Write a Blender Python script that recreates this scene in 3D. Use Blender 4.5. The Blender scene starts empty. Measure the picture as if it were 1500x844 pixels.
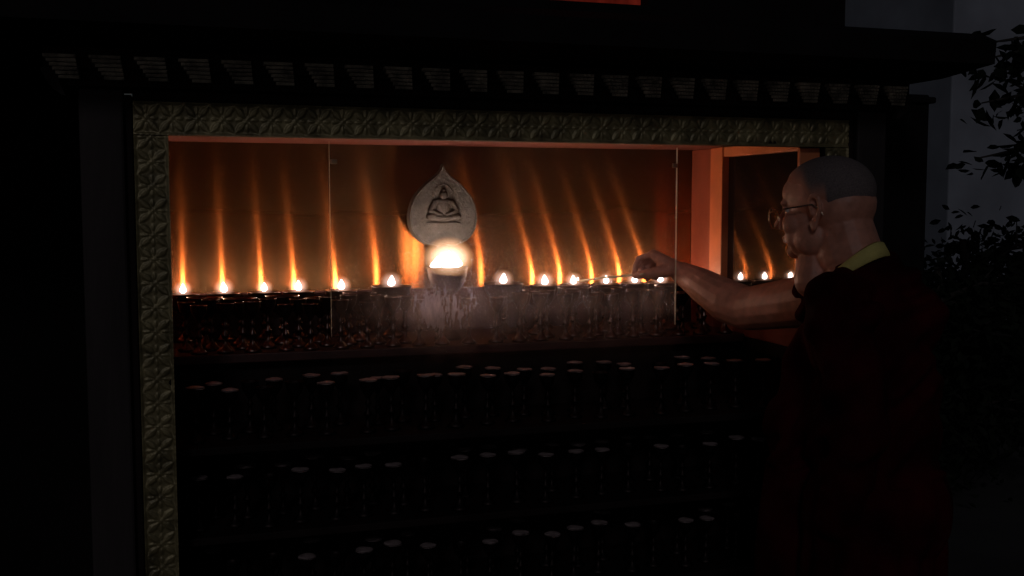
import bpy, bmesh, math, random
from mathutils import Vector, Matrix, noise
random.seed(7)
scene=bpy.context.scene
COL=scene.collection
V=Vector
# ------------------------------------------------------------ materials
def new_mat(name):
    m=bpy.data.materials.new(name); m.use_nodes=True
    nt=m.node_tree; nt.nodes.clear()
    out=nt.nodes.new('ShaderNodeOutputMaterial')
    return m,nt,out
def pbr(name,col,rough=.6,metal=0,var=.35,scale=12,bump=.15,bscale=60,spec=.5,bdist=.004,stretch=(1,1,1)):
    m,nt,out=new_mat(name)
    b=nt.nodes.new('ShaderNodeBsdfPrincipled'); nt.links.new(b.outputs[0],out.inputs[0])
    tc=nt.nodes.new('ShaderNodeTexCoord'); mp=nt.nodes.new('ShaderNodeMapping')
    mp.inputs['Scale'].default_value=stretch
    nt.links.new(tc.outputs['Object'],mp.inputs[0])
    n=nt.nodes.new('ShaderNodeTexNoise'); n.inputs['Scale'].default_value=scale; n.inputs['Detail'].default_value=6
    nt.links.new(mp.outputs[0],n.inputs['Vector'])
    cr=nt.nodes.new('ShaderNodeValToRGB')
    cr.color_ramp.elements[0].position=.3; cr.color_ramp.elements[1].position=.7
    cr.color_ramp.elements[0].color=tuple(c*(1-var) for c in col)+(1,)
    cr.color_ramp.elements[1].color=tuple(min(1,c*(1+var)) for c in col)+(1,)
    nt.links.new(n.outputs[0],cr.inputs[0]); nt.links.new(cr.outputs[0],b.inputs['Base Color'])
    mr=nt.nodes.new('ShaderNodeMapRange'); mr.inputs[3].default_value=max(0,rough-.1); mr.inputs[4].default_value=min(1,rough+.12)
    nt.links.new(n.outputs[0],mr.inputs[0]); nt.links.new(mr.outputs[0],b.inputs['Roughness'])
    b.inputs['Metallic'].default_value=metal
    b.inputs['Specular IOR Level'].default_value=spec
    n2=nt.nodes.new('ShaderNodeTexNoise'); n2.inputs['Scale'].default_value=bscale; n2.inputs['Detail'].default_value=5
    nt.links.new(mp.outputs[0],n2.inputs['Vector'])
    bp=nt.nodes.new('ShaderNodeBump'); bp.inputs['Strength'].default_value=bump; bp.inputs['Distance'].default_value=bdist
    nt.links.new(n2.outputs[0],bp.inputs['Height']); nt.links.new(bp.outputs[0],b.inputs['Normal'])
    return m
M={}
M['gilt']=pbr('embossed_gilt',(.215,.18,.09),.42,.4,.5,25,.25,120)
M['dark']=pbr('dark_stained_wood',(.014,.009,.008),.7,0,.4,8,.3,60,stretch=(1,1,.2),spec=.12)
M['post']=pbr('weathered_brown_wood',(.036,.029,.029),.65,0,.4,10,.4,70,stretch=(1,1,.15),spec=.2)
M['red']=pbr('red_lacquer',(.25,.058,.030),.5,0,.25,7,.15,60)
M['redtrim']=pbr('bright_red_lacquer',(.56,.17,.065),.45,0,.18,9,.12,60)
M['redceil']=pbr('dull_red_ceiling',(.12,.032,.022),.5,0,.25,9,.12,60)
M['shelf']=pbr('brown_red_shelf',(.040,.012,.010),.5,0,.3,9,.2,60)
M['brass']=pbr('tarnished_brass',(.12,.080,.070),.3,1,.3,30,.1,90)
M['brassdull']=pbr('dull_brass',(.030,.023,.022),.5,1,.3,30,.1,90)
M['brass2']=pbr('worn_brass',(.075,.048,.036),.5,1,.3,30,.2,90)
M['clip']=pbr('clip_metal',(.3,.22,.15),.3,1,.3,30,.1,90)
M['butter']=pbr('pale_butter',(.70,.55,.50),.4,0,.2,40,.3,120)
M['butterdull']=pbr('old_butter',(.27,.21,.205),.5,0,.8,24,.3,120)
M['cornice']=pbr('painted_cornice',(.42,.39,.32),.7,0,.6,30,.5,150)
M['roof']=pbr('black_roof',(.010,.008,.008),.8,0,.3,8,.4,40,spec=.1)
M['stone']=pbr('carved_stone',(.070,.063,.054),.85,0,.35,30,.7,120)
M['relief']=pbr('darker_relief_stone',(.044,.036,.030),.8,0,.3,40,.5,120)
SK=(.52,.225,.15)
M['skin']=pbr('skin',SK,.48,0,.2,40,.3,160,bdist=.0015)
M['robe']=pbr('maroon_cloth',(.034,.0018,.0032),.9,0,.6,9,.4,300,spec=.02)
M['yellow']=pbr('yellow_cloth',(.60,.52,.16),.85,0,.15,14,.4,300)
M['eye']=pbr('eye_white',(.5,.47,.44),.2,0,.05,10,0,10)
M['metal']=pbr('spectacle_metal',(.7,.55,.4),.2,1,.05,10,0,10)
M['shoe']=pbr('dark_leather',(.03,.02,.02),.5)
M['stick']=pbr('taper_wood',(.62,.50,.34),.6)
M['bark']=pbr('bark',(.03,.024,.02),.9,0,.4,20,.8,60)
M['leaf']=pbr('leaf',(.012,.015,.010),.75,0,.4,4,.1,40,spec=.05)
M['plaster']=pbr('pale_plaster',(.26,.28,.325),.9,0,.25,1.2,.4,20)
M['darkplaster']=pbr('dark_plaster',(.008,.007,.007),.9,0,.3,2,.4,20,spec=.05)
M['paving']=pbr('stone_paving',(.04,.037,.035),.85,0,.3,1.5,.5,14)
M['wick']=pbr('wick',(.02,.015,.01),.9)
m=pbr('grey_stubble',(.135,.108,.105),.7,0,.28,300,.35,420,bdist=.0015,spec=.25); M['stubble']=m
nt=m.node_tree; b=[x for x in nt.nodes if x.type=='BSDF_PRINCIPLED'][0]
src=b.inputs['Base Color'].links[0].from_socket
at=nt.nodes.new('ShaderNodeAttribute'); at.attribute_name='hair_cover'
mxh=nt.nodes.new('ShaderNodeMix'); mxh.data_type='RGBA'; mxh.inputs[6].default_value=SK+(1,)
nt.links.new(at.outputs['Fac'],mxh.inputs[0]); nt.links.new(src,mxh.inputs[7]); nt.links.new(mxh.outputs[2],b.inputs['Base Color'])

# brushed brass sheet, colour darkened towards the top to fade the flame streaks
m,nt,out=new_mat('brushed_brass_sheet'); M['brushed']=m
tc=nt.nodes.new('ShaderNodeTexCoord')
mp=nt.nodes.new('ShaderNodeMapping'); mp.inputs['Scale'].default_value=(1.5,1,160)
n=nt.nodes.new('ShaderNodeTexNoise'); n.inputs['Scale'].default_value=3; n.inputs['Detail'].default_value=4
nt.links.new(tc.outputs['Object'],mp.inputs[0]); nt.links.new(mp.outputs[0],n.inputs['Vector'])
cr=nt.nodes.new('ShaderNodeValToRGB')
cr.color_ramp.elements[0].color=(.70,.19,.040,1); cr.color_ramp.elements[1].color=(.82,.25,.06,1)
nt.links.new(n.outputs[0],cr.inputs[0])
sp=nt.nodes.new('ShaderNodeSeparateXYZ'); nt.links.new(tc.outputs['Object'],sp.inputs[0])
streak_fade=nt.nodes.new('ShaderNodeMapRange'); streak_fade.inputs[1].default_value=1.27; streak_fade.inputs[2].default_value=1.70
streak_fade.inputs[3].default_value=1.0; streak_fade.inputs[4].default_value=.16
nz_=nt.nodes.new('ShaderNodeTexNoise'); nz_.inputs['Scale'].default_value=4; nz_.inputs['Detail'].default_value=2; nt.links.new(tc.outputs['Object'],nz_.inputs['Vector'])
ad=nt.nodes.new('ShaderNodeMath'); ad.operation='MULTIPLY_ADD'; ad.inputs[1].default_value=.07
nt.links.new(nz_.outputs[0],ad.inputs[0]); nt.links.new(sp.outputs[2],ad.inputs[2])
nt.links.new(ad.outputs[0],streak_fade.inputs[0])
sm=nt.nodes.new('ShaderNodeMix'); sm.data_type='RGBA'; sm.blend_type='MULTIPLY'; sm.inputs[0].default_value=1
nt.links.new(cr.outputs[0],sm.inputs[6]); nt.links.new(streak_fade.outputs[0],sm.inputs[7])
g=nt.nodes.new('ShaderNodeBsdfAnisotropic')
g.inputs['Roughness'].default_value=.27
g.inputs['Anisotropy'].default_value=.775
cv=nt.nodes.new('ShaderNodeCombineXYZ'); cv.inputs[0].default_value=1
nt.links.new(cv.outputs[0],g.inputs['Tangent'])
nt.links.new(sm.outputs[2],g.inputs['Color'])
d=nt.nodes.new('ShaderNodeBsdfDiffuse'); d.inputs['Color'].default_value=(.095,.057,.028,1)
mx=nt.nodes.new('ShaderNodeMixShader'); mx.inputs[0].default_value=.5
nt.links.new(d.outputs[0],mx.inputs[1]); nt.links.new(g.outputs[0],mx.inputs[2]); nt.links.new(mx.outputs[0],out.inputs[0])

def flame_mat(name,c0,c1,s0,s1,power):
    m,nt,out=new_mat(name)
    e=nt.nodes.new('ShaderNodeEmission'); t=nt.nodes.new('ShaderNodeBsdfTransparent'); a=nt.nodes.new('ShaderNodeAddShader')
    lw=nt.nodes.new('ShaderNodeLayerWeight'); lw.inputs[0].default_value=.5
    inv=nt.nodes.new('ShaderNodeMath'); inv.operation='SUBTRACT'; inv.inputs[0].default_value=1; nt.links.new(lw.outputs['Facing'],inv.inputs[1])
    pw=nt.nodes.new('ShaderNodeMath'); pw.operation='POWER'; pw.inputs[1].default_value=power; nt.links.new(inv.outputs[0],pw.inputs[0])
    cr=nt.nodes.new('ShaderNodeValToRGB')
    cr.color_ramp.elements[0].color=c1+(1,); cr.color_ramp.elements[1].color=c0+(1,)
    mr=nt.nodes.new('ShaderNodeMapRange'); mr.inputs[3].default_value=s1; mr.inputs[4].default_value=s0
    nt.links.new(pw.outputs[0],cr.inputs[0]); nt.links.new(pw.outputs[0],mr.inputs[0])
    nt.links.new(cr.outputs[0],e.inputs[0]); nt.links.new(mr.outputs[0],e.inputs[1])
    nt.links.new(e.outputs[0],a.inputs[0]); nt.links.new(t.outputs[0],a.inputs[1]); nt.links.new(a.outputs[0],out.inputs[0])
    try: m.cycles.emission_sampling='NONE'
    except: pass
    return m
M['flame']=flame_mat('flame',(1,.92,.90),(1,.75,.6),16,2.5,.7)
M['glow_halo']=flame_mat('painted_flame_halo',(1,.72,.66),(1,.45,.25),.50,0,4.6)  # soft glowing shell added around each flame to imitate its halo of glare
M['glow_halo_large']=flame_mat('painted_flame_halo_large',(1,.76,.56),(1,.45,.18),1.5,0,3.6)  # larger shell, paints the glare around the central flame

m,nt,out=new_mat('dim_red_window'); M['redglow']=m
e=nt.nodes.new('ShaderNodeEmission'); e.inputs[0].default_value=(1,.09,.05,1)
n=nt.nodes.new('ShaderNodeTexNoise'); n.inputs['Scale'].default_value=9
ml=nt.nodes.new('ShaderNodeMath'); ml.operation='MULTIPLY'; ml.inputs[1].default_value=.12
nt.links.new(n.outputs[0],ml.inputs[0]); nt.links.new(ml.outputs[0],e.inputs[1])
nt.links.new(e.outputs[0],out.inputs[0])

def math_(nt,op,a,b=None,c=None):
    n=nt.nodes.new('ShaderNodeMath'); n.operation=op
    for i,x in enumerate((a,b,c)):
        if x is None: continue
        if isinstance(x,(int,float)): n.inputs[i].default_value=x
        else: nt.links.new(x,n.inputs[i])
    return n.outputs[0]
def glass(name):
    m,nt,out=new_mat(name)
    t=nt.nodes.new('ShaderNodeBsdfTransparent'); g=nt.nodes.new('ShaderNodeBsdfGlossy'); g.inputs['Roughness'].default_value=.02
    f=nt.nodes.new('ShaderNodeFresnel'); f.inputs[0].default_value=1.45
    mx=nt.nodes.new('ShaderNodeMixShader')
    nt.links.new(math_(nt,'MULTIPLY',f.outputs[0],.5),mx.inputs[0])
    nt.links.new(t.outputs[0],mx.inputs[1]); nt.links.new(g.outputs[0],mx.inputs[2])
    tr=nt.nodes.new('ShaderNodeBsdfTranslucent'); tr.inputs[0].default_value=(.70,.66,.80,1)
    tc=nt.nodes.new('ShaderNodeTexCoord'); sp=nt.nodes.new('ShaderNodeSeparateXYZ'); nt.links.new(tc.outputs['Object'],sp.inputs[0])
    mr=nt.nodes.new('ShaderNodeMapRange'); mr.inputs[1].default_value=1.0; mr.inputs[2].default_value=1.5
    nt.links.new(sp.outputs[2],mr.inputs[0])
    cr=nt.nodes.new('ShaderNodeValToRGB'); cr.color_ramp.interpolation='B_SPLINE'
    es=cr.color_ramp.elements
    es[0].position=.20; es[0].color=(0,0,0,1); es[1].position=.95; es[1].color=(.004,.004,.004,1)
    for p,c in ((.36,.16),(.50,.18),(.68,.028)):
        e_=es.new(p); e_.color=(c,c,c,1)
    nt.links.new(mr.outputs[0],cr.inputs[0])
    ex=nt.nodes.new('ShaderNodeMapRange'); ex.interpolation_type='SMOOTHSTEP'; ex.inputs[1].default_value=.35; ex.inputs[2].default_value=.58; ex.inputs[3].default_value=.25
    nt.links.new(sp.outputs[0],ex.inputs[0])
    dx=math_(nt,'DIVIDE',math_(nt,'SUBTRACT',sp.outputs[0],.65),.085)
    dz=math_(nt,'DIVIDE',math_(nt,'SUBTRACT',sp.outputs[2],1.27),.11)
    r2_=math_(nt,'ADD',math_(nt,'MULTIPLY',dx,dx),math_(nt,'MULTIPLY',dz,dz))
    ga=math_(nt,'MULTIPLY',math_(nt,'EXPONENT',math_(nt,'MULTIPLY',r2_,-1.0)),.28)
    mp=nt.nodes.new('ShaderNodeMapping'); mp.inputs['Scale'].default_value=(1,1,.3)
    nt.links.new(tc.outputs['Object'],mp.inputs[0])
    n=nt.nodes.new('ShaderNodeTexNoise'); n.inputs['Scale'].default_value=16; n.inputs['Detail'].default_value=10; n.inputs['Roughness'].default_value=.75
    nt.links.new(mp.outputs[0],n.inputs['Vector'])
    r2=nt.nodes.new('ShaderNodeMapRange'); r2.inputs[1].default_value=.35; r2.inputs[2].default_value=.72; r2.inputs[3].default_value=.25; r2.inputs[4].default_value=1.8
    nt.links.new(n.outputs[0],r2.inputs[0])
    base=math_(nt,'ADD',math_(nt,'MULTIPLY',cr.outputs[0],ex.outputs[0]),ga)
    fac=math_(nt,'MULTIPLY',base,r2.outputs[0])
    m2=nt.nodes.new('ShaderNodeMixShader')
    nt.links.new(fac,m2.inputs[0]); nt.links.new(mx.outputs[0],m2.inputs[1]); nt.links.new(tr.outputs[0],m2.inputs[2])
    nt.links.new(m2.outputs[0],out.inputs[0])
    return m
M['glass']=glass('dusty_glass')
m,nt,out=new_mat('glass_edge'); M['glassedge']=m
tr=nt.nodes.new('ShaderNodeBsdfTranslucent'); tr.inputs[0].default_value=(.9,.9,.8,1); df=nt.nodes.new('ShaderNodeBsdfDiffuse'); df.inputs[0].default_value=(.8,.8,.7,1)
n=nt.nodes.new('ShaderNodeTexNoise'); n.inputs['Scale'].default_value=14
mx=nt.nodes.new('ShaderNodeMixShader'); nt.links.new(n.outputs[0],mx.inputs[0]); nt.links.new(tr.outputs[0],mx.inputs[1]); nt.links.new(df.outputs[0],mx.inputs[2]); nt.links.new(mx.outputs[0],out.inputs[0])
m,nt,out=new_mat('dark_window_pane'); M['pane']=m
b=nt.nodes.new('ShaderNodeBsdfPrincipled'); b.inputs['Base Color'].default_value=(.008,.007,.007,1); b.inputs['Roughness'].default_value=.03
b.inputs['IOR'].default_value=1.8
n=nt.nodes.new('ShaderNodeTexNoise'); n.inputs['Scale'].default_value=6
bp=nt.nodes.new('ShaderNodeBump'); bp.inputs['Strength'].default_value=.01; nt.links.new(n.outputs[0],bp.inputs['Height']); nt.links.new(bp.outputs[0],b.inputs['Normal'])
nt.links.new(b.outputs[0],out.inputs[0])

# ------------------------------------------------------------ mesh helpers
def obj_from(name,verts,faces,mat=None,smooth=False,parent=None,mats=None,fm=None):
    me=bpy.data.meshes.new(name); me.from_pydata([tuple(v) for v in verts],[],faces); me.update()
    if mats:
        for x in mats: me.materials.append(x)
        if fm:
            for p,i in zip(me.polygons,fm): p.material_index=i
    elif mat: me.materials.append(mat)
    if smooth:
        for p in me.polygons: p.use_smooth=True
    o=bpy.data.objects.new(name,me); COL.objects.link(o)
    if parent: o.parent=parent
    return o
def boxes(name,bs,mat,parent=None,bevel=.003):
    vs=[];fs=[]
    for (x0,x1,y0,y1,z0,z1) in bs:
        k=len(vs)
        vs+=[(x0,y0,z0),(x1,y0,z0),(x1,y1,z0),(x0,y1,z0),(x0,y0,z1),(x1,y0,z1),(x1,y1,z1),(x0,y1,z1)]
        fs+=[tuple(k+i for i in f) for f in ((0,3,2,1),(4,5,6,7),(0,1,5,4),(1,2,6,5),(2,3,7,6),(3,0,4,7))]
    o=obj_from(name,vs,fs,mat,parent=parent)
    if bevel:
        md=o.modifiers.new('b','BEVEL'); md.width=bevel; md.segments=2
    return o
def empty(name,loc,label,cat,group=None):
    o=bpy.data.objects.new(name,None); COL.objects.link(o); o.location=loc; o.empty_display_size=.05
    o['label']=label; o['category']=cat
    if group: o['group']=group
    return o
def lathe(name,prof,mat,seg=32,parent=None):
    vs=[];fs=[]
    for (r,z) in prof:
        for i in range(seg):
            a=2*math.pi*i/seg; vs.append((r*math.cos(a),r*math.sin(a),z))
    for j in range(len(prof)-1):
        for i in range(seg):
            i2=(i+1)%seg
            fs.append((j*seg+i,j*seg+i2,(j+1)*seg+i2,(j+1)*seg+i))
    return obj_from(name,vs,fs,mat,True,parent)
def adopt(o,parent):
    o.parent=parent; o.matrix_parent_inverse=Matrix.Translation(-V(parent.location))
def tag(o,label,cat,kind=None):
    o['label']=label; o['category']=cat
    if kind:o['kind']=kind

# ------------------------------------------------------------ setting
g=obj_from('ground',[(-150,-150,0),(150,-150,0),(150,150,0),(-150,150,0)],[(0,1,2,3)],M['paving']); g['kind']='structure'
g['label']='dark stone paving of the temple courtyard'; g['category']='ground'

cab=empty('butter_lamp_cabinet',(.84,.3,0),'large dark wooden shrine cabinet with gilt frame and roof','cabinet')
X0,X1=-.03,1.71; ZT=1.66; ZC=1.685; YB=.69; XS=1.66
def C(o): adopt(o,cab); return o
def strip(org,du,dv,L,W,verts,faces,tile):
    nu=int(L/.0024); nv=int(W/.0024); k=len(verts)
    for i in range(nu+1):
        for j in range(nv+1):
            a=i/nu*L; b=j/nv*W
            ta=((a/tile)%1)*2-1; tb=b/W*2-1
            tb2=tb/.86
            r=math.hypot(ta,tb2)
            h=0
            if abs(tb)<.86:
                ax=min(abs(ta),abs(tb2)); bx=max(abs(ta),abs(tb2)); dd=bx-ax
                if .2<r<1.35:
                    wv=.34*max(0,math.sin((r-.2)/1.15*math.pi))
                    e_=dd/(wv+.001)
                    if e_<1: h+=.55+.45*math.cos(e_*math.pi*.5); h-=.35*math.exp(-(dd/.05)**2)
                    h+=.15*math.cos(r*38)*(e_<1)
                lo=ax
                if .28<bx<.95:
                    w2=.13*math.sin((bx-.28)/.67*math.pi)
                    if lo<w2: h=max(h,.55*(1-(lo/w2)**2)+.1)
                h+=1.1*math.exp(-(r/.11)**2)+.5*math.exp(-((r-.2)/.035)**2)
                h+=.9*math.exp(-((abs(ta)-1)**2+(abs(tb2)-1)**2)/.02)
            else:
                h=.95 if abs(tb)>.89 else .3
                h-=.35*(abs(math.sin(a*math.pi/.006))<.35)*(.91<abs(tb)<.98)
            h*=.0040*(1+.3*noise.noise(V((a*14,b*14,org[0]))))
            h+=.0006*noise.noise(V((a*60,b*60,org[2]*10)))+.003*noise.noise(V((a*7,b*7,3+org[0])))
            verts.append(V(org)+V(du)*a+V(dv)*b+V((0,-h,0)))
    for i in range(nu):
        for j in range(nv):
            q=k+i*(nv+1)+j
            faces.append((q,q+nv+1,q+nv+2,q+1))
vs=[];fs=[];W=.075
strip((X0-W,-.022,ZT),(1,0,0),(0,0,1),X1-X0+2*W,W,vs,fs,.056)
strip((X0,-.022,.45),(0,0,1),(-1,0,0),ZT-.45-.001,W,vs,fs,.056)
strip((X1+W,-.022,.45),(0,0,1),(-1,0,0),ZT-.45-.001,W,vs,fs,.056)
fr=C(obj_from('carved_frame',vs,fs,M['gilt'],True))
bk=C(boxes('frame_backing',[(X0-W,X1+W,-.0205,.012,ZT,ZT+W),(X0-W,X0,-.0205,.012,.25,ZT-.001),(X1,X1+W,-.0205,.012,.25,ZT-.001)],M['dark']))
C(boxes('post',[(-.22,-.125,-.03,.07,0,1.76)],M['post'],bevel=.006))
C(boxes('post',[(1.81,1.905,-.03,.07,0,1.76)],M['post'],bevel=.006))
C(boxes('inner_post_trim',[(-.124,-.107,-.012,.06,.0,1.75),(1.792,1.809,-.012,.06,.0,1.75),(-.106,1.791,-.012,.06,1.738,1.762)],M['dark']))
C(boxes('base',[(-.12,1.80,-.01,.7,0,.249)],M['dark'],bevel=.01))
C(boxes('lintel',[(-.25,1.93,-.045,.1,1.763,1.80)],M['dark']))
bs=[(-.285,1.945,-.071,.08,1.801,1.845)]
def cell(x,per):
    for s in range(6):
        w=per*.70; zt=1.826-s*.0086; xo=x+per*.02+s*per*.062
        w2=w-(s*per*.05)
        bs.append((xo,xo+w2,-.092+s*.004,-.0705+s*.0001,zt-.0070,zt))
        nt_=6
        for q in range(nt_):
            if random.random()<.16: continue
            bs.append((xo+q*w2/nt_+.0018,xo+(q+1)*w2/nt_-.0018,-.0965+s*.004,-.0925+s*.004,zt-.0060,zt-.0012))
per=(1.95+.285)/24
for i in range(24): cell(-.285+i*per,per)
cor=boxes('cornice',bs,M['cornice'],bevel=0); cor.data.materials.append(M['dark'])
for p in list(cor.data.polygons)[:6]: p.material_index=1
C(cor)
def extr(name,pts,y0,y1,mat):
    n_=len(pts); vs=[(p[0],y0,p[1]) for p in pts]+[(p[0],y1,p[1]) for p in pts]
    fs=[tuple(range(n_)),tuple(range(2*n_-1,n_-1,-1))]+[(i,i+n_,(i+1)%n_+n_,(i+1)%n_) for i in range(n_)]
    return obj_from(name,vs,fs,mat)
for sx,x0 in ((1,-.292),(-1,1.957)):
    C(extr('corner_bracket',[(x0+sx*a,b) for a,b in ((0,1.80),(.010,1.775),(.024,1.755),(.040,1.742),(.050,1.739),(.040,1.765),(.036,1.80))],-.069,-.046,M['post']))
def roofmesh():
    secs=[]
    for i in range(25):
        t=i/24; x=-1.0+t*3.03
        up=0
        secs.append([(x,-.30,1.866+up),(x,-.305,1.925+up),(x,-.25,1.95+up),(x,.20,1.99+up),(x,1.0,1.97+up),(x,1.0,1.90+up),(x,.1,1.85),(x,-.1,1.85)])
    vs=[p for s in secs for p in s]; n_=8; fs=[]
    for i in range(24):
        for j in range(n_):
            fs.append((i*n_+j,i*n_+(j+1)%n_,(i+1)*n_+(j+1)%n_,(i+1)*n_+j))
    fs.append(tuple(range(n_))[::-1]); fs.append(tuple(24*n_+j for j in range(n_)))
    return obj_from('roof',vs,fs,M['roof'])
C(roofmesh())
C(boxes('upper_tier',[(-.9,.86,0.0,.9,1.98,2.7),(1.18,1.78,0.0,.9,1.98,2.7),(.86,1.18,0.0,.9,1.98,2.022),(.86,1.18,0.06,.9,2.022,2.7)],M['roof'],bevel=0))
up_w=C(boxes('upper_window',[(.862,1.178,.045,.058,2.024,2.6)],M['redglow'],bevel=0))
ZD=1.236
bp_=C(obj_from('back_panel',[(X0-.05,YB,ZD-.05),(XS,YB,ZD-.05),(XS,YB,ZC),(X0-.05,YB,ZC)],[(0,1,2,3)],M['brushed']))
C(boxes('dark_cover_board',[(X0-.049,XS-.001,YB-.014,YB-.002,1.101,ZD)],M['shelf'],bevel=.002))  # dark board added to cover the sheet's orange glow below the flames
C(boxes('rear_wall',[(-.12,1.80,YB+.004,YB+.03,.25,1.80)],M['dark']))
C(boxes('ceiling',[(X0-.05,1.80,.013,YB-.002,ZC,ZC+.03)],M['redceil']))
C(boxes('side_panel',[(X0-.08,X0-.05,.013,YB-.002,.25,ZC-.001)],M['red']))
C(boxes('side_panel',[(XS,XS+.03,.526,YB-.001,1.09,ZC-.001),(XS,XS+.03,.013,.526,1.09,1.225)],M['red']))
C(boxes('lower_side_panel',[(XS+.019,XS+.03,.013,YB-.001,.25,1.089),(XS-.001,XS+.018,.013,.30,1.05,1.089)],M['dark']))
C(boxes('side_window_frame',[(XS-.016,XS+.03,.445,.525,1.226,ZC-.002),(XS-.016,XS+.05,-.0,.012,1.226,1.659),(XS-.012,XS+.03,.0125,.4445,1.652,ZC-.002),(XS-.012,XS+.03,.0125,.4445,1.226,1.243)],M['redtrim']))
C(boxes('window_pane',[(XS+.008,XS+.014,.013,.444,1.244,1.651)],M['pane'],bevel=0))
C(boxes('shelf',[(X0-.048,XS-.002,.31,YB-.003,1.075,1.10)],M['shelf']))
C(boxes('riser',[(X0-.048,XS+.018,.36,.38,.25,1.074)],M['dark']))
for z in (.906,.681,.455):
    C(boxes('shelf',[(X0-.048,XS+.018,.06,.359,z-.02,z)],M['dark']))
gx0,gx1=.346,1.289
gy0,gy1=.038,.047
vsg=[(gx0,gy0,1.06),(gx1,gy0,1.06),(gx1,gy1,1.06),(gx0,gy1,1.06),(gx0,gy0,1.655),(gx1,gy0,1.655),(gx1,gy1,1.655),(gx0,gy1,1.655)]
vsg+= [(gx0,gy0,1.17),(gx0,gy1,1.17),(gx1,gy0,1.17),(gx1,gy1,1.17)]
fsg=[(0,1,10,5,4,8),(8,4,7,9),(10,11,6,5)]
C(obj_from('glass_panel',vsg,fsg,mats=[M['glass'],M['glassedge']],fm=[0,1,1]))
C(boxes('glass_clip',[(gx0+.002,gx0+.018,.030,.0375,1.60,1.612)],M['clip'],bevel=.002))
C(boxes('glass_clip',[(gx1-.018,gx1-.002,.030,.0375,1.60,1.612)],M['clip'],bevel=.002))

# ------------------------------------------------------------ lamps
GOB=[(0,0),(.030,0),(.032,.004),(.026,.010),(.014,.018),(.008,.028),(.0075,.036),(.013,.042),(.014,.047),(.008,.052),(.007,.062),(.012,.068),(.007,.074),(.010,.082),(.024,.092),(.038,.106),(.045,.122),(.048,.138),(.0500,.140),(.0490,.141),(.046,.138),(.042,.124),(0,.122)]
SML=[(0,0),(.022,0),(.024,.004),(.018,.010),(.010,.018),(.0055,.028),(.0055,.040),(.010,.046),(.011,.051),(.0055,.058),(.005,.072),(.009,.078),(.005,.084),(.006,.094),(.012,.104),(.019,.114),(.0225,.126),(.0240,.139),(.0250,.1405),(.0240,.141),(.022,.138),(.019,.128),(0,.126)]
def lamp_parts(prof,rb,zb,mat=None,over=0,bm_=None):
    g=lathe('goblet',prof,mat or M['brass'],28)
    rings=[(.35,.001),(.7,.0005),(1.0,-.001)]
    if over: rings=[(.4,.0025),(.8,.002),(1.0,.0012),(1.0+over*.6,.0002),(1.0+over,-.0010)]
    vs=[(0,0,zb+(.003 if over else .001))];fs=[];seg=24
    for k,(rr,dz) in enumerate(rings):
        for i in range(seg):
            a=2*math.pi*i/seg
            w=1+.04*math.sin(a*3+1)+.03*math.sin(a*5)
            if over and k==4: dz2=dz-.0010*max(0,math.sin(a*2+.5))
            else: dz2=dz+.0008*math.sin(a*3+k)
            vs.append((rr*rb*math.cos(a)*(w if k<2 else 1),rr*rb*math.sin(a)*(w if k<2 else 1),zb+dz2))
    for i in range(seg):
        fs.append((0,1+i,1+(i+1)%seg))
        for k in range(len(rings)-1):
            fs.append((1+k*seg+i,1+(k+1)*seg+i,1+(k+1)*seg+(i+1)%seg,1+k*seg+(i+1)%seg))
    b=obj_from('butter',vs,fs,bm_ or (M['butterdull'] if over else M['butter']),True)
    return g,b
def flame_obj(h,r,lean,mr=.034,mh=.032,mm='glow_halo',up=.42):
    seg=20;vs=[];fs=[];fm=[]
    def add(prof,rr,hh,z0,mi):
        k=len(vs)
        for (a,z) in prof:
            for i in range(seg):
                t=2*math.pi*i/seg; vs.append((a*rr*math.cos(t)+(lean*z*z*h if mi==0 else 0),a*rr*math.sin(t),z*hh+z0))
        for j in range(len(prof)-1):
            for i in range(seg): fs.append((k+j*seg+i,k+j*seg+(i+1)%seg,k+(j+1)*seg+(i+1)%seg,k+(j+1)*seg+i)); fm.append(mi)
    add([(0,0),(.55,.06),(.9,.18),(1.0,.32),(.82,.5),(.5,.7),(.22,.87),(0,1)],r,h,0,0)
    if mr:  # rounded outer shell carries the painted glow, not part of the flame body
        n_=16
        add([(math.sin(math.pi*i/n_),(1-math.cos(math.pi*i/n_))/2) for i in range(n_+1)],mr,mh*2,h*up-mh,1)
    return obj_from('flame',vs,fs,mats=[M['flame'],M[mm]],fm=fm,smooth=True)
g0,b0=lamp_parts(GOB,.044,.133)
gC,bC=lamp_parts(GOB,.044,.133,M['brass2'],0,M['butterdull'])
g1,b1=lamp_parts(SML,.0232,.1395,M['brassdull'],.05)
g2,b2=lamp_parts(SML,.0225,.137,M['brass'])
def place(part,parent,loc=(0,0,0),rz=0,sc=None):
    o=part.copy(); COL.objects.link(o); o.parent=parent; o.location=loc; o.rotation_euler=(0,0,rz)
    if sc: o.scale=sc
    return o
def add_light(parent,loc,watt,r=.007,col=(1,.60,.36)):
    l=bpy.data.lights.new('flame_light','POINT'); l.energy=watt; l.shadow_soft_size=r; l.color=col
    o=bpy.data.objects.new('flame_light',l); COL.objects.link(o); o.parent=parent; o.location=loc
    return o
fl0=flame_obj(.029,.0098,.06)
flC=flame_obj(.036,.018,.06,0)
flM=flame_obj(.050,.030,.02,.082,.068,'glow_halo_large',.58)
wk0=lathe('wick',[(0,0),(.0012,0),(.001,.008),(0,.009)],M['wick'],8)
LITW=.34
YL=.625
k_=(YL+2.6)/3.17
lit=[(-.007,1),(.1065,1),(.2206,1),(.319,1),(.446,1.1),(1.0905,1),(1.1875,1.2),(1.30,.9),(1.400,1.0),(1.492,.9)]
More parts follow.
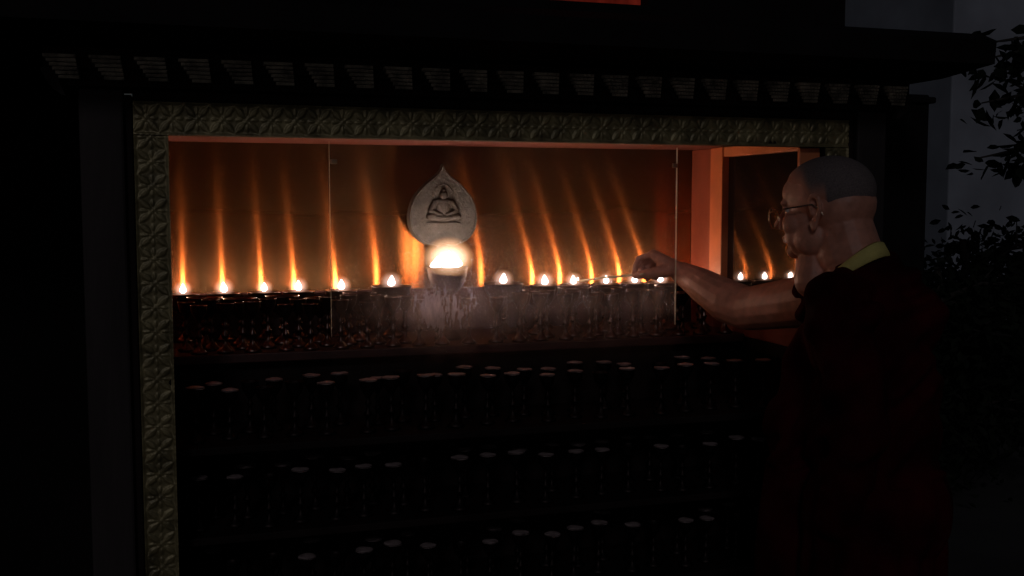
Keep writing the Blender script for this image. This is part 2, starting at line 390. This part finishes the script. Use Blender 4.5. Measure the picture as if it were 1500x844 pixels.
for (x,w) in lit:
    L=empty('butter_lamp',(x*k_,YL,1.1005),'lit brass butter lamp goblet on the top shelf','butter lamp','butter lamps on the shelves')
    place(g0,L,rz=random.random()*6); place(b0,L,rz=random.random()*6); place(wk0,L,(0,0,.132))
    s=random.uniform(.85,1.15)
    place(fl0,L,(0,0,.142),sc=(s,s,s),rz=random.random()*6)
    add_light(L,(0,0,.156),LITW*w,.006)
for (x,w) in ((.584,1.0),(.931,.9)):
    L=empty('butter_lamp',(x*1.02,.56,1.1005),'larger lit brass butter lamp beside the central lamp','butter lamp','butter lamps on the shelves')
    sc=(1.25,1.25,1.10)
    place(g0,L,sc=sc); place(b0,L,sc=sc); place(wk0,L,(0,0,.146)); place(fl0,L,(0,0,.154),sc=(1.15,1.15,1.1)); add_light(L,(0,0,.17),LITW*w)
L=empty('butter_lamp',(.743,.45,1.1005),'tall large brass butter lamp with bright cluster of flames','butter lamp','butter lamps on the shelves')
sc=(1.26,1.26,1.54)
place(gC,L,sc=sc); place(bC,L,sc=sc)
for dx,dy,s in ((-.028,.008,1.0),(.032,.010,.9),(-.042,-.004,.6)):
    place(wk0,L,(dx,dy,.205)); place(flC,L,(dx,dy,.214),sc=(s,s,s*.9))
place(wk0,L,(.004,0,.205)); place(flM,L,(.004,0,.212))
add_light(L,(0.006,0,.247),.50,.014,(1,.66,.42)); add_light(L,(-.026,.012,.242),.20,.01)
def unlit(x,y,z,label,gg,bb,fill=1):
    L=empty('butter_lamp',(x,y,z+.0005),label,'butter lamp','butter lamps on the shelves')
    L.rotation_euler=(random.gauss(0,.015),random.gauss(0,.015),random.random()*6)
    s=random.uniform(.90,1.03)
    place(gg,L,sc=(s,s,s))
    if random.random()<fill: place(bb,L,sc=(s,s,s))
x=.045
while x<1.62:
    if abs(x-.74)>.13 and not (abs(x-.596)<.09 or abs(x-.95)<.09): unlit(x+random.uniform(-.006,.006),.50,1.10,'unlit brass butter lamp goblet on the top shelf',g0,b0)
    x+=.111
for (yy_,xo) in ((.41,.0),(.345,.03)):
    x=xo
    while x<1.63:
        if abs(x-.74)>.10 or yy_<.37: unlit(x+random.uniform(-.008,.008),yy_,1.10,'small unlit brass butter lamp goblet on the top shelf',g2,b2)
        x+=.075
for z in (.906,.681,.455):
    for row,(y,xo) in enumerate(((.13,.02),(.225,.060))):
        x=xo
        while x<1.63:
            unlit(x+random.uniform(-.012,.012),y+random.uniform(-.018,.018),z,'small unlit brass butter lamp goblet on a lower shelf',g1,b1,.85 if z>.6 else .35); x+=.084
for o in (g0,b0,fl0,wk0,gC,bC,g1,b1,g2,b2,flC,flM): bpy.data.objects.remove(o)

# ------------------------------------------------------------ carved leaf plaque
PY=.60
pl=empty('leaf_plaque',(.765,PY,1.38),'carved stone bodhi leaf plaque with seated figure relief','plaque')
half=[(0,.134),(.0035,.125),(.009,.114),(.020,.102),(.037,.088),(.058,.071),(.079,.049),(.096,.024),(.106,-.006),(.109,-.034),(.105,-.062),(.092,-.086),(.071,-.105),(.043,-.117),(.018,-.119),(0,-.113)]
def cr_(p0,p1,p2,p3,t):
    return tuple(.5*((2*b)+(-a+c)*t+(2*a-5*b+4*c-d)*t*t+(-a+3*b-3*c+d)*t**3) for a,b,c,d in zip(p0,p1,p2,p3))
hp_=[]
for i in range(len(half)-1):
    p0=half[max(0,i-1)];p1=half[i];p2=half[i+1];p3=half[min(len(half)-1,i+2)]
    for t in (0,.33,.66): hp_.append(cr_(p0,p1,p2,p3,t))
hp_.append(half[-1])
pts=hp_+[(-a,b) for a,b in hp_[-2:0:-1]]
pts=[(a,b) for a,b in pts][::-1]
zc=1.492
vs=[];fs=[]
def ring(sc,y):
    k=len(vs)
    for (a,b) in pts: vs.append((.765+a*sc,y,zc-.02+(b+.02)*sc))
    return k
rs_=[ring(1,PY+.015),ring(1,PY-.010),ring(.985,PY-.0155),ring(.965,PY-.018),ring(.94,PY-.0175),ring(.92,PY-.0153),ring(.6,PY-.015),ring(.3,PY-.015),ring(.02,PY-.015)]
n_=len(pts)
for a,b in zip(rs_[:-1],rs_[1:]):
    for i in range(n_): fs.append((a+i,a+(i+1)%n_,b+(i+1)%n_,b+i))
lf=obj_from('leaf_slab',vs,fs,M['stone'],False); adopt(lf,pl)

# ------------------------------------------------------------ blob modelling
def ico(sub=3):
    bm=bmesh.new(); bmesh.ops.create_icosphere(bm,subdivisions=sub,radius=1)
    vs=[v.co.copy() for v in bm.verts]; fs=[tuple(v.index for v in f.verts) for f in bm.faces]; bm.free(); return vs,fs
ICO=ico(3)
class Blob:
    def __init__(s): s.v=[];s.f=[]
    def ell(s,c,r,axes=None):
        k=len(s.v); A=axes or (V((1,0,0)),V((0,1,0)),V((0,0,1)))
        for p in ICO[0]: s.v.append(V(c)+A[0]*p.x*r[0]+A[1]*p.y*r[1]+A[2]*p.z*r[2])
        flip = A[0].cross(A[1]).dot(A[2])<0
        s.f+=[tuple(k+i for i in (f[::-1] if flip else f)) for f in ICO[1]]
    def cap(s,a,ra,b,rb,flat=None):
        a=V(a);b=V(b); d=(b-a); L=d.length; d.normalize()
        u=d.orthogonal().normalized(); w=d.cross(u); k=len(s.v); seg=16
        rows=[]
        for i in range(5): 
            t=(i/4)*math.pi/2; rows.append((a-d*ra*math.cos(t),ra*math.sin(t)))
        nm=max(1,int(L/.03))
        for i in range(1,nm): rows.append((a+d*L*i/nm,ra+(rb-ra)*i/nm))
        for i in range(5):
            t=(i/4)*math.pi/2; rows.append((b+d*rb*math.sin(t),rb*math.cos(t)))
        for (c,r) in rows:
            r=max(r,1e-5)
            for j in range(seg):
                q=2*math.pi*j/seg; s.v.append(c+u*r*math.cos(q)+w*r*math.sin(q))
        for i in range(len(rows)-1):
            for j in range(seg):
                s.f.append((k+i*seg+j,k+i*seg+(j+1)%seg,k+(i+1)*seg+(j+1)%seg,k+(i+1)*seg+j))
        s.f.append(tuple(k+j for j in range(seg))[::-1]); s.f.append(tuple(k+(len(rows)-1)*seg+j for j in range(seg)))
    def chain(s,pts,rs):
        for i in range(len(pts)-1): s.cap(pts[i],rs[i],pts[i+1],rs[i+1])
    def build(s,name,voxel,mat,smooth=4,post=None):
        o=obj_from(name,s.v,s.f,mat)
        md=o.modifiers.new('r','REMESH'); md.mode='VOXEL'; md.voxel_size=voxel; md.use_smooth_shade=True
        if smooth:
            sm=o.modifiers.new('s','SMOOTH'); sm.factor=.5; sm.iterations=smooth
        dg=bpy.context.evaluated_depsgraph_get(); dg.update()
        me=bpy.data.meshes.new_from_object(o.evaluated_get(dg))
        old=o.data; o.modifiers.clear(); o.data=me; bpy.data.meshes.remove(old); me.name=name
        if not me.materials: me.materials.append(mat)
        for p in me.polygons: p.use_smooth=True
        if post: post(me)
        return o
B=Blob(); cx=.765; yy=PY-.015
zf=zc-.014
def E(x,z,rx,rz,ry=.010,dy=0): B.ell((cx+x,yy+dy,zf+z),(rx,ry,rz))
E(0,.052,.0135,.0150,.012); E(0,.067,.0075,.0065,.010)
E(0,.016,.023,.028,.012); E(0,.031,.033,.012,.011)
B.chain([(cx-.028,yy,zf+.030),(cx-.042,yy-.002,zf+.004),(cx-.008,yy-.007,zf-.008)],[.009,.0075,.005])
B.chain([(cx+.028,yy,zf+.030),(cx+.042,yy-.002,zf+.004),(cx+.008,yy-.007,zf-.008)],[.009,.0075,.005])
E(0,-.018,.054,.011,.014); E(-.036,-.014,.020,.012,.013); E(.036,-.014,.020,.012,.013)
E(0,-.034,.056,.0045,.008)
rf=B.build('seated_figure_relief',.0015,M['relief'],3); adopt(rf,pl)
vs=[];fs=[];ns=40
for i in range(ns):
    a=2*math.pi*i/ns
    for j in range(6):
        b=2*math.pi*j/6; r=.029+.0020*math.cos(b); vs.append((cx+r*math.sin(a),yy-.0005+.0018*math.sin(b),zf+.055+r*math.cos(a)))
for i in range(ns):
    for j in range(6): fs.append((i*6+j,((i+1)%ns)*6+j,((i+1)%ns)*6+(j+1)%6,i*6+(j+1)%6))
h=obj_from('halo_relief',vs,fs,M['stone'],True); adopt(h,pl)
st=boxes('plaque_stand',[(.745,.785,.60,.63,1.101,1.375)],M['dark']); adopt(st,pl)

# ------------------------------------------------------------ person
per_=empty('person',(1.47,-.58,0),'shaven-headed person in maroon robe and spectacles lighting a lamp','person')
HC=V((1.394,-.50,1.492))
F=V((-.566,.824,0)).normalized(); U=V((0,0,1)); S=U.cross(F)
pit=math.radians(-6); R=Matrix.Rotation(-pit,3,S); F=R@F; U=R@U
def H(f,s,u): return HC+F*f+S*s+U*u
AX=(F,S,U)
B=Blob()
def he(f,s,u,a,b,c): B.ell(H(f,s,u),(a,b,c),AX)
he(-.014,0,.034,.104,.078,.081)
he(-.034,0,.005,.085,.075,.080)
he(-.040,0,-.030,.056,.064,.062)
he(.028,0,-.025,.058,.062,.078)
he(.034,0,-.078,.050,.053,.036); he(.076,0,-.092,.019,.022,.018)
he(.072,0,.022,.018,.048,.014); he(.055,0,.04,.035,.055,.04)
for s_ in (1,-1):
    he(.054,.040*s_,-.030,.031,.024,.030); he(.050,.036*s_,-.058,.032,.022,.032); he(.018,.048*s_,-.066,.040,.020,.038)
    he(.077,.030*s_,.020,.011,.018,.008)
    pts_=[H(-.002,.077*s_,-.006),H(.000,.081*s_,.016),H(-.010,.085*s_,.028),H(-.024,.087*s_,.020),H(-.026,.086*s_,-.004),H(-.016,.082*s_,-.026),H(-.006,.079*s_,-.044),H(-.001,.077*s_,-.032)]
    B.chain(pts_,[.0045,.0048,.0050,.0055,.0052,.0052,.0075,.006])
    he(-.012,.076*s_,-.004,.014,.0045,.026)
    he(-.004,.079*s_,-.012,.005,.005,.006)
    he(.098,.011*s_,-.036,.010,.006,.006)
    B.chain([H(.078,.018*s_,.003),H(.083,.031*s_,.009),H(.074,.046*s_,.002)],[.003,.0035,.003])
    B.chain([H(.078,.018*s_,-.006),H(.080,.031*s_,-.012),H(.072,.046*s_,-.007)],[.003,.0032,.003])
B.cap(H(.084,0,.012),.0075,H(.113,0,-.027),.0095)
he(.114,0,-.031,.010,.009,.0075)
he(.080,0,-.060,.016,.030,.022)
he(.097,0,-.0585,.007,.016,.0045); he(.096,0,-.0675,.007,.015,.0048)
NB=V((1.415,-.555,1.390))
B.cap(H(-.030,0,-.055),.057,NB,.062)
B.cap(H(-.046,0,-.03),.057,NB+V((.012,-.02,.0)),.060)
B.cap(H(.018,.0,-.078),.038,NB+V((-.045,.05,-.06)),.046)
Fb=V((-.50,.866,0)); Ub=V((0,0,1)); Sb=Ub.cross(Fb); AB=(Fb,Sb,Ub)
B.ell((1.465,-.58,1.22),(.095,.150,.135),AB); B.ell((1.475,-.59,1.0),(.095,.135,.15),AB); B.ell((1.48,-.60,.85),(.10,.145,.12),AB)
B.cap(NB,.05,(1.46,-.58,1.24),.09)
RS=V((1.545,-.40,1.290)); RE=V((1.449,-.075,1.220)); RW=V((1.354,.135,1.306))
LS=V((1.315,-.665,1.295)); LE=V((1.345,-.72,1.04)); LW=V((1.365,-.53,.985))
B.cap(NB+V((0,0,-.07)),.055,RS,.058); B.cap(NB+V((0,0,-.07)),.055,LS,.052)
B.chain([RS,RS.lerp(RE,.45)+V((0,0,-.004)),RE],[.066,.067,.059])
B.chain([RE,RE.lerp(RW,.3)+V((0,0,-.010)),RE.lerp(RW,.72)+V((0,0,-.003)),RW],[.059,.060,.046,.0325])
B.chain([LS,LE,LW],[.048,.04,.025])
for s_ in (1,-1):
    hp=V((1.48,-.60,.82))+Sb*.085*s_; kn=V((1.485,-.60,.46))+Sb*.095*s_+Fb*.015; an=V((1.495,-.62,.09))+Sb*.10*s_
    B.chain([hp,kn,an],[.082,.056,.038]); B.cap(an+V((0,0,-.045)),.034,an+Fb*.15+V((0,0,-.06)),.026)
def nz(v): return V(v).normalized()
def hand(B,w,d,n,lat,bends,spread=.0,thumb=None,sc=1.0):
    d=nz(d); n=nz(V(n)-d*V(n).dot(d)); lat=nz(V(lat)-d*V(lat).dot(d)-n*V(lat).dot(n))
    base=[(.086,.027,.0098),(.090,.008,.0102),(.086,-.011,.0097),(.078,-.028,.0086)]
    segs=[(.040,.024,.020),(.044,.027,.021),(.040,.025,.020),(.032,.020,.018)]
    tips=[]
    for (bl,bs_,r),sg,bd in zip(base,segs,bends):
        k=w+d*bl*sc+lat*bs_*sc-n*.002
        B.cap(w+lat*bs_*.5+d*.01,.023*sc,k,.0135*sc)
        cur=k; ang=0; rr=r*sc
        for L_,b_ in zip(sg,bd):
            ang+=math.radians(b_)
            dr=d*math.cos(ang)+n*math.sin(ang)+lat*spread*bs_/.03
            nx=cur+dr.normalized()*L_*sc; B.cap(cur,rr,nx,rr*.92); B.ell(nx,(rr*.97,)*3); cur=nx; rr*=.92
        tips.append(cur)
    B.ell(w+d*.045+n*.010+lat*.014,(.028,.028,.025))
    t0=w+d*.022*sc+lat*.022*sc+n*.008; 
    tgt=thumb(tips) if thumb else t0+d*.07+lat*.03+n*.02
    t1=t0+(nz(tgt-t0)*.7+lat*.4+n*.2).normalized()*.040*sc
    t2=t1+(nz(tgt-t1)+lat*.2).normalized()*.030*sc
    B.chain([t0,t1,t2,tgt],[.0195*sc,.0155*sc,.0120*sc,.0095*sc])
    return tips,tgt
hd=nz(V((-.055,.068,.046)))
tips,tgt=hand(B,RW,hd,(-.35,-.05,-1),(-1,-.5,.10),[(48,50,18),(64,70,35),(72,76,40),(78,80,42)],thumb=lambda t:t[0]+V((-.002,-.014,-.004)),sc=1.08)
hand(B,LW,nz(V((.35,.9,-.05))),(.75,-.3,-.05),(-.1,.0,1),[(30,45,30),(36,50,30),(42,52,30),(46,55,30)])
body=B.build('body',.0028,M['skin'],5); adopt(body,per_)
PIN=(tips[0]+tgt)/2
bm=bmesh.new(); bmesh.ops.create_uvsphere(bm,u_segments=96,v_segments=64,radius=1)
dele=[]; dens=[]
for v in bm.verts:
    f_,s_,u_=v.co.x*.1064-.014,v.co.y*.0802,v.co.z*.0834+.034
    v.co=H(f_,s_,u_)
    front=u_-(.052+.35*max(0,f_-.02))
    back=u_-(-.030+.30*min(0,f_+.02)) if f_<.02 else front
    t=min(1,max(0,(f_+.03)/.05)); mg=back*(1-t)+front*t
    if abs(s_)>.05 and f_>-.035: mg=min(mg,u_-(.012+.4*max(0,f_)))
    mg+=.004*noise.noise(v.co*40)
    v.co=v.co-(v.co-HC).normalized()*.0045*max(0,1-max(0,mg)/.016)
    if mg<-.010: dele.append(v)
    else:
        q=min(1,max(0,mg/.050)); dens.append(q*q*(3-2*q))
bmesh.ops.delete(bm,geom=dele,context='VERTS')
me=bpy.data.meshes.new('hair'); bm.to_mesh(me); bm.free(); me.materials.append(M['stubble'])
at=me.attributes.new('hair_cover','FLOAT','POINT')
if len(dens)==len(me.vertices): at.data.foreach_set('value',dens)
for p in me.polygons:p.use_smooth=True
o=bpy.data.objects.new('hair',me); COL.objects.link(o); adopt(o,per_)
for s_ in (1,-1):
    k=ICO; o=obj_from('eye',[H(.068,.031*s_,-.002)+p*.0125 for p in k[0]],k[1],M['eye'],True); adopt(o,per_)
def tube(pts,r,closed=False,seg=6):
    vs=[];fs=[];n_=len(pts)
    for i,p in enumerate(pts):
        a=pts[(i-1)%n_] if (closed or i>0) else pts[i]; b=pts[(i+1)%n_] if (closed or i<n_-1) else pts[i]
        d=(V(b)-V(a)).normalized(); u=d.cross(V((.31,.17,.93))).normalized(); w=d.cross(u)
        for j in range(seg):
            q=2*math.pi*j/seg; vs.append(V(p)+u*r*math.cos(q)+w*r*math.sin(q))
    for i in range(n_ if closed else n_-1):
        for j in range(seg):
            fs.append((i*seg+j,i*seg+(j+1)%seg,((i+1)%n_)*seg+(j+1)%seg,((i+1)%n_)*seg+j))
    return vs,fs
VS=[];FS=[]
def addt(p,r,c=False):
    v,f=tube(p,r,c); k=len(VS); VS.extend(v); FS.extend([tuple(k+i for i in q) for q in f])
for s_ in (1,-1):
    addt([H(.112-.006*abs(math.cos(a)),(.036+.027*math.cos(a))*s_,-.012+.024*math.sin(a)) for a in [2*math.pi*i/28 for i in range(28)]],.0018,True)
    addt([H(.106,.063*s_,.000),H(.085,.074*s_,.003),H(.03,.082*s_,.006),H(-.008,.085*s_,.008),H(-.024,.085*s_,-.004),H(-.030,.082*s_,-.018)],.0018)
addt([H(.110,.010,-.007),H(.116,0,-.003),H(.110,-.010,-.007)],.0016)
o=obj_from('spectacles',VS,FS,M['metal'],True); adopt(o,per_)
# robe
B=Blob()
B.ell((1.455,-.578,1.225),(.125,.178,.150),AB); B.ell((1.475,-.59,1.0),(.140,.178,.19),AB); B.ell((1.48,-.60,.82),(.160,.19,.16),AB)
B.cap((1.45,-.575,1.295),.070,RS+V((0,0,-.004)),.076); B.cap((1.45,-.575,1.295),.070,LS,.068)
B.chain([RS,RS.lerp(RE,.26)+V((0,0,-.006))],[.076,.080])
B.chain([LS,LE+V((0,0,.02)),LE.lerp(LW,.95)],[.068,.062,.055])
B.cap(LE,.06,LE+V((-.02,.04,-.22)),.045)
B.chain([(1.40,-.50,1.18),(1.365,-.47,.98),(1.345,-.47,.70),(1.36,-.50,.30)],[.07,.070,.078,.10])
B.cap((1.345,-.47,1.0),.07,(1.40,-.42,.99),.07)
for s_ in (1,0,-1):
    B.cap(V((1.48,-.60,.80))+Sb*.06*s_,.125,V((1.485,-.605,.20))+Sb*.10*s_,.145)
B.cap(NB+V((.030,-.035,-.080)),.082,(1.47,-.60,1.10),.14)
B.cap(NB+V((.060,-.045,-.026)),.046,(1.53,-.62,1.25),.09)
B.chain([NB+V((.055,-.01,-.035)),RS+V((.01,-.02,.02))],[.045,.06])
B.chain([LS+V((.03,-.06,-.02)),LS+V((0,.01,.03)),V((1.40,-.49,1.25)),V((1.46,-.41,1.10)),V((1.53,-.44,.95))],[.04,.040,.034,.03,.03])
B.chain([RS+V((-.02,.02,.04)),V((1.445,-.44,1.25)),V((1.41,-.44,1.10)),V((1.38,-.50,.98))],[.022,.024,.022,.02])
def folds(me):
    for v,nrm in [(v,v.normal.copy()) for v in me.vertices]:
        p=v.co; w=noise.noise(p*5)*.9
        a=math.atan2(p.y+.59,p.x-1.47)
        if p.z<.9: h=math.sin(a*13+w*3+p.z*1.5)*.011*min(1,(.95-p.z)*2.5)
        else:
            h=math.sin((p.z*.9-p.x*.5+p.y*.7)*75+w*6)*.0085*(.6+noise.noise(p*9+V((4,1,2))))+.004*noise.noise(p*22)
            h+=math.sin((p.z*.5+p.y*.9)*60+w*5)*.004
        v.co=p+nrm*h
robe=B.build('robe',.0065,M['robe'],8,folds); adopt(robe,per_)
Nn=40
ring_pts=[]
for i in range(Nn+1):
    a=-2.5+5.0*i/Nn
    f_=-math.cos(a); s_=math.sin(a)
    c=NB+V((.004,-.010,-.018))
    t_=(f_+1)*.5
    p=c+Fb*f_*.070+Sb*s_*.069+V((0,0,.036-.125*t_))
    ring_pts.append((p,(Fb*f_+Sb*s_).normalized()))
vs=[];fs=[]
for (p,o_) in ring_pts:
    up=V((0,0,1))
    vs+= [p-o_*.006+up*.012, p+o_*.004+up*.011, p+o_*.020-up*.018, p+o_*.012-up*.022]
for i in range(Nn):
    for j in range(4): fs.append((i*4+j,i*4+(j+1)%4,(i+1)*4+(j+1)%4,(i+1)*4+j))
fs.append((0,1,2,3)[::-1]); fs.append(tuple(Nn*4+j for j in range(4)))
col=obj_from('collar',vs,fs,M['yellow'],True); adopt(col,per_)
for s_ in (1,-1):
    B=Blob(); an=V((1.495,-.62,.045))+Sb*.10*s_
    B.cap(an+V((0,0,.0)),.046,an+Fb*.15+V((0,0,-.008)),.038)
    o=B.build('shoe',.006,M['shoe'],2); 
    for v in o.data.vertices: v.co.z=max(v.co.z,.003)
    adopt(o,per_)
TIP=V((1.190,.54,1.258))
stk=empty('lighting_taper',PIN,'thin wooden taper held to a lamp flame','taper')
dd=(TIP-PIN).normalized()
v,f=tube([PIN-dd*.05,PIN,PIN.lerp(TIP,.5)+V((0,0,.002)),TIP],.0036,False,8)
o=obj_from('taper_stick',v,f,M['stick'],True); adopt(o,stk)
fo=flame_obj(.012,.003,.05,0); fo.location=TIP-PIN; fo.parent=stk

# ------------------------------------------------------------ surroundings
o=boxes('dark_pillar',[(1.93,2.27,.25,.66,0,1.848),(1.915,2.285,.235,.675,0,.12),(1.915,2.285,.235,.675,1.82,1.84)],M['roof'],bevel=.006)
tag(o,'dark square wooden pillar beside the lamp cabinet','pillar')
o=boxes('temple_wall',[(-7,-.26,.95,1.2,0,4.2),(-7,-.24,.92,1.22,0,.3),(-7,-.24,.90,1.24,4.2,4.35),(-.4,-.26,.93,1.22,.3,4.2)],M['darkplaster'],bevel=.01)
tag(o,'dark plastered temple wall with stone plinth','wall')
o=boxes('temple_wall',[(-.26,2.2,1.3,1.5,0,1.8)],M['darkplaster'],bevel=.01)
tag(o,'low dark plastered wall standing behind the cabinet','wall')
bld=empty('pale_building',(13,8.5,0),'pale grey plastered building with a flat cornice','building')
o=boxes('wall',[(8.75,20,8,14,0,8)],M['plaster'],bevel=.02); adopt(o,bld)
o=boxes('cornice',[(8.6,20.1,7.85,14.1,8.0,8.3)],M['plaster'],bevel=.02); adopt(o,bld)
for x in (12.2,15):
    o=boxes('window',[(x,x+1.1,7.96,7.995,1.6,3.2)],M['pane'],bevel=0); adopt(o,bld)
    o=boxes('sill',[(x-.1,x+1.2,7.88,7.995,1.5,1.59)],M['plaster'],bevel=.01); adopt(o,bld)
def tree(base,h,spread,nl,seedv,label,leaf=.09,zmin=.3,cat='tree',nlimb=34,jit=.11):
    rnd=random.Random(seedv)
    T=empty('tree' if cat=='tree' else 'shrub',base,label,cat)
    VS=[];FS=[]
    def limb(pts,rs):
        k=len(VS);seg=7
        for i,p in enumerate(pts):
            d=(pts[min(i+1,len(pts)-1)]-pts[max(i-1,0)]).normalized(); u=d.cross(V((.3,.9,.1))).normalized(); w=d.cross(u)
            for j in range(seg):
                q=2*math.pi*j/seg; VS.append(p+(u*math.cos(q)+w*math.sin(q))*rs[i])
        for i in range(len(pts)-1):
            for j in range(seg): FS.append((k+i*seg+j,k+i*seg+(j+1)%seg,k+(i+1)*seg+(j+1)%seg,k+(i+1)*seg+j))
    b=V(base); tr=[b+V((0.05*math.sin(i*1.3),.05*math.cos(i),h*i/7)) for i in range(8)]
    limb(tr,[.06*(1-.1*i) for i in range(8)])
    tips=[]
    for i in range(nlimb):
        z=rnd.uniform(zmin,1); a=rnd.uniform(0,6.28); s=b+V((0,0,h*z*.85)); L_=spread*rnd.uniform(.45,1)*(1.1-.5*abs(z-.6))
        e=s+V((math.cos(a)*L_,math.sin(a)*L_,rnd.uniform(-.1,.3)*L_)); mid=(s+e)/2+V((0,0,.12*L_))
        limb([s,mid,e],[.02,.012,.004]); tips+= [s.lerp(mid,.7),mid,mid.lerp(e,.5),e,e]
        for q in range(2):
            e2=mid+V((rnd.uniform(-1,1),rnd.uniform(-1,1),rnd.uniform(-.5,.5)))*L_*.4; limb([mid,mid.lerp(e2,.5),e2],[.010,.006,.003]); tips+=[e2,mid.lerp(e2,.6)]
    t=obj_from('trunk',VS,FS,M['bark'],True); adopt(t,T)
    vs=[];fs=[]
    for i in range(nl):
        c=rnd.choice(tips)+V((rnd.gauss(0,jit),rnd.gauss(0,jit),rnd.gauss(0,jit*.9)-.03))
        d=V((rnd.gauss(0,1),rnd.gauss(0,1),rnd.gauss(-.6,.6))).normalized(); s=d.cross(V((rnd.gauss(0,1),rnd.gauss(0,1),rnd.gauss(0,1)))).normalized()
        L_=leaf*rnd.uniform(.6,1.3); w=L_*.22; k=len(vs); nn=d.cross(s)*L_*.08
        vs+=[c,c+d*L_*.35+s*w+nn,c+d*L_*.7+s*w*.8+nn,c+d*L_,c+d*L_*.7-s*w*.8+nn,c+d*L_*.35-s*w+nn,c+d*L_*.5]
        fs+=[(k,k+1,k+6),(k+1,k+2,k+6),(k+2,k+3,k+6),(k+3,k+4,k+6),(k+4,k+5,k+6),(k+5,k,k+6)]
    c=obj_from('crown',vs,fs,M['leaf']); adopt(c,T)
tree((4.85,2.2,0),2.75,.75,900,3,'slender leafy tree with sparse drooping foliage in the courtyard',.11,.66,nlimb=14,jit=.06)
tree((4.0,2.3,0),1.15,.75,5600,5,'dense dark shrub standing beside the lamp cabinet',.07,.1,'shrub')
tree((5.1,3.4,0),1.25,.9,5600,9,'dense dark shrub near the pale building',.08,.1,'shrub')
tree((6.4,3.6,0),1.45,1.0,5600,11,'dense dark shrub near the pale building',.08,.1,'shrub')

# ------------------------------------------------------------ light
w=bpy.data.worlds.new('World'); scene.world=w; w.use_nodes=True
nt=w.node_tree; bg=nt.nodes['Background']
sky=nt.nodes.new('ShaderNodeTexSky'); sky.sky_type='NISHITA'; sky.sun_disc=False
sky.sun_elevation=math.radians(3); sky.sun_rotation=math.radians(205)
hs=nt.nodes.new('ShaderNodeHueSaturation'); hs.inputs['Saturation'].default_value=.45
mxc=nt.nodes.new('ShaderNodeMix'); mxc.data_type='RGBA'; mxc.blend_type='MULTIPLY'; mxc.inputs[0].default_value=1
mxc.inputs[7].default_value=(.82,.90,1.12,1)
nt.links.new(sky.outputs[0],hs.inputs['Color']); nt.links.new(hs.outputs[0],mxc.inputs[6]); nt.links.new(mxc.outputs[2],bg.inputs[0]); bg.inputs[1].default_value=.0080
sl=bpy.data.lights.new('sun','SUN'); sl.energy=.12; sl.angle=math.radians(8); sl.color=(.97,.93,1)
so=bpy.data.objects.new('sun',sl); COL.objects.link(so)
so.rotation_euler=V((.35,.9,-.50)).to_track_quat('-Z','Y').to_euler()

cd=bpy.data.cameras.new('camera'); cam=bpy.data.objects.new('camera',cd); COL.objects.link(cam)
cam.location=(0,-2.6,1.5); cd.lens=37.2; cd.sensor_width=36; cd.clip_end=600; cd.clip_start=.05
cam.rotation_euler=(math.radians(90-4.5),0,math.radians(-17.2))
scene.camera=cam
scene.view_settings.view_transform='Standard'; scene.view_settings.look='None'; scene.view_settings.exposure=0
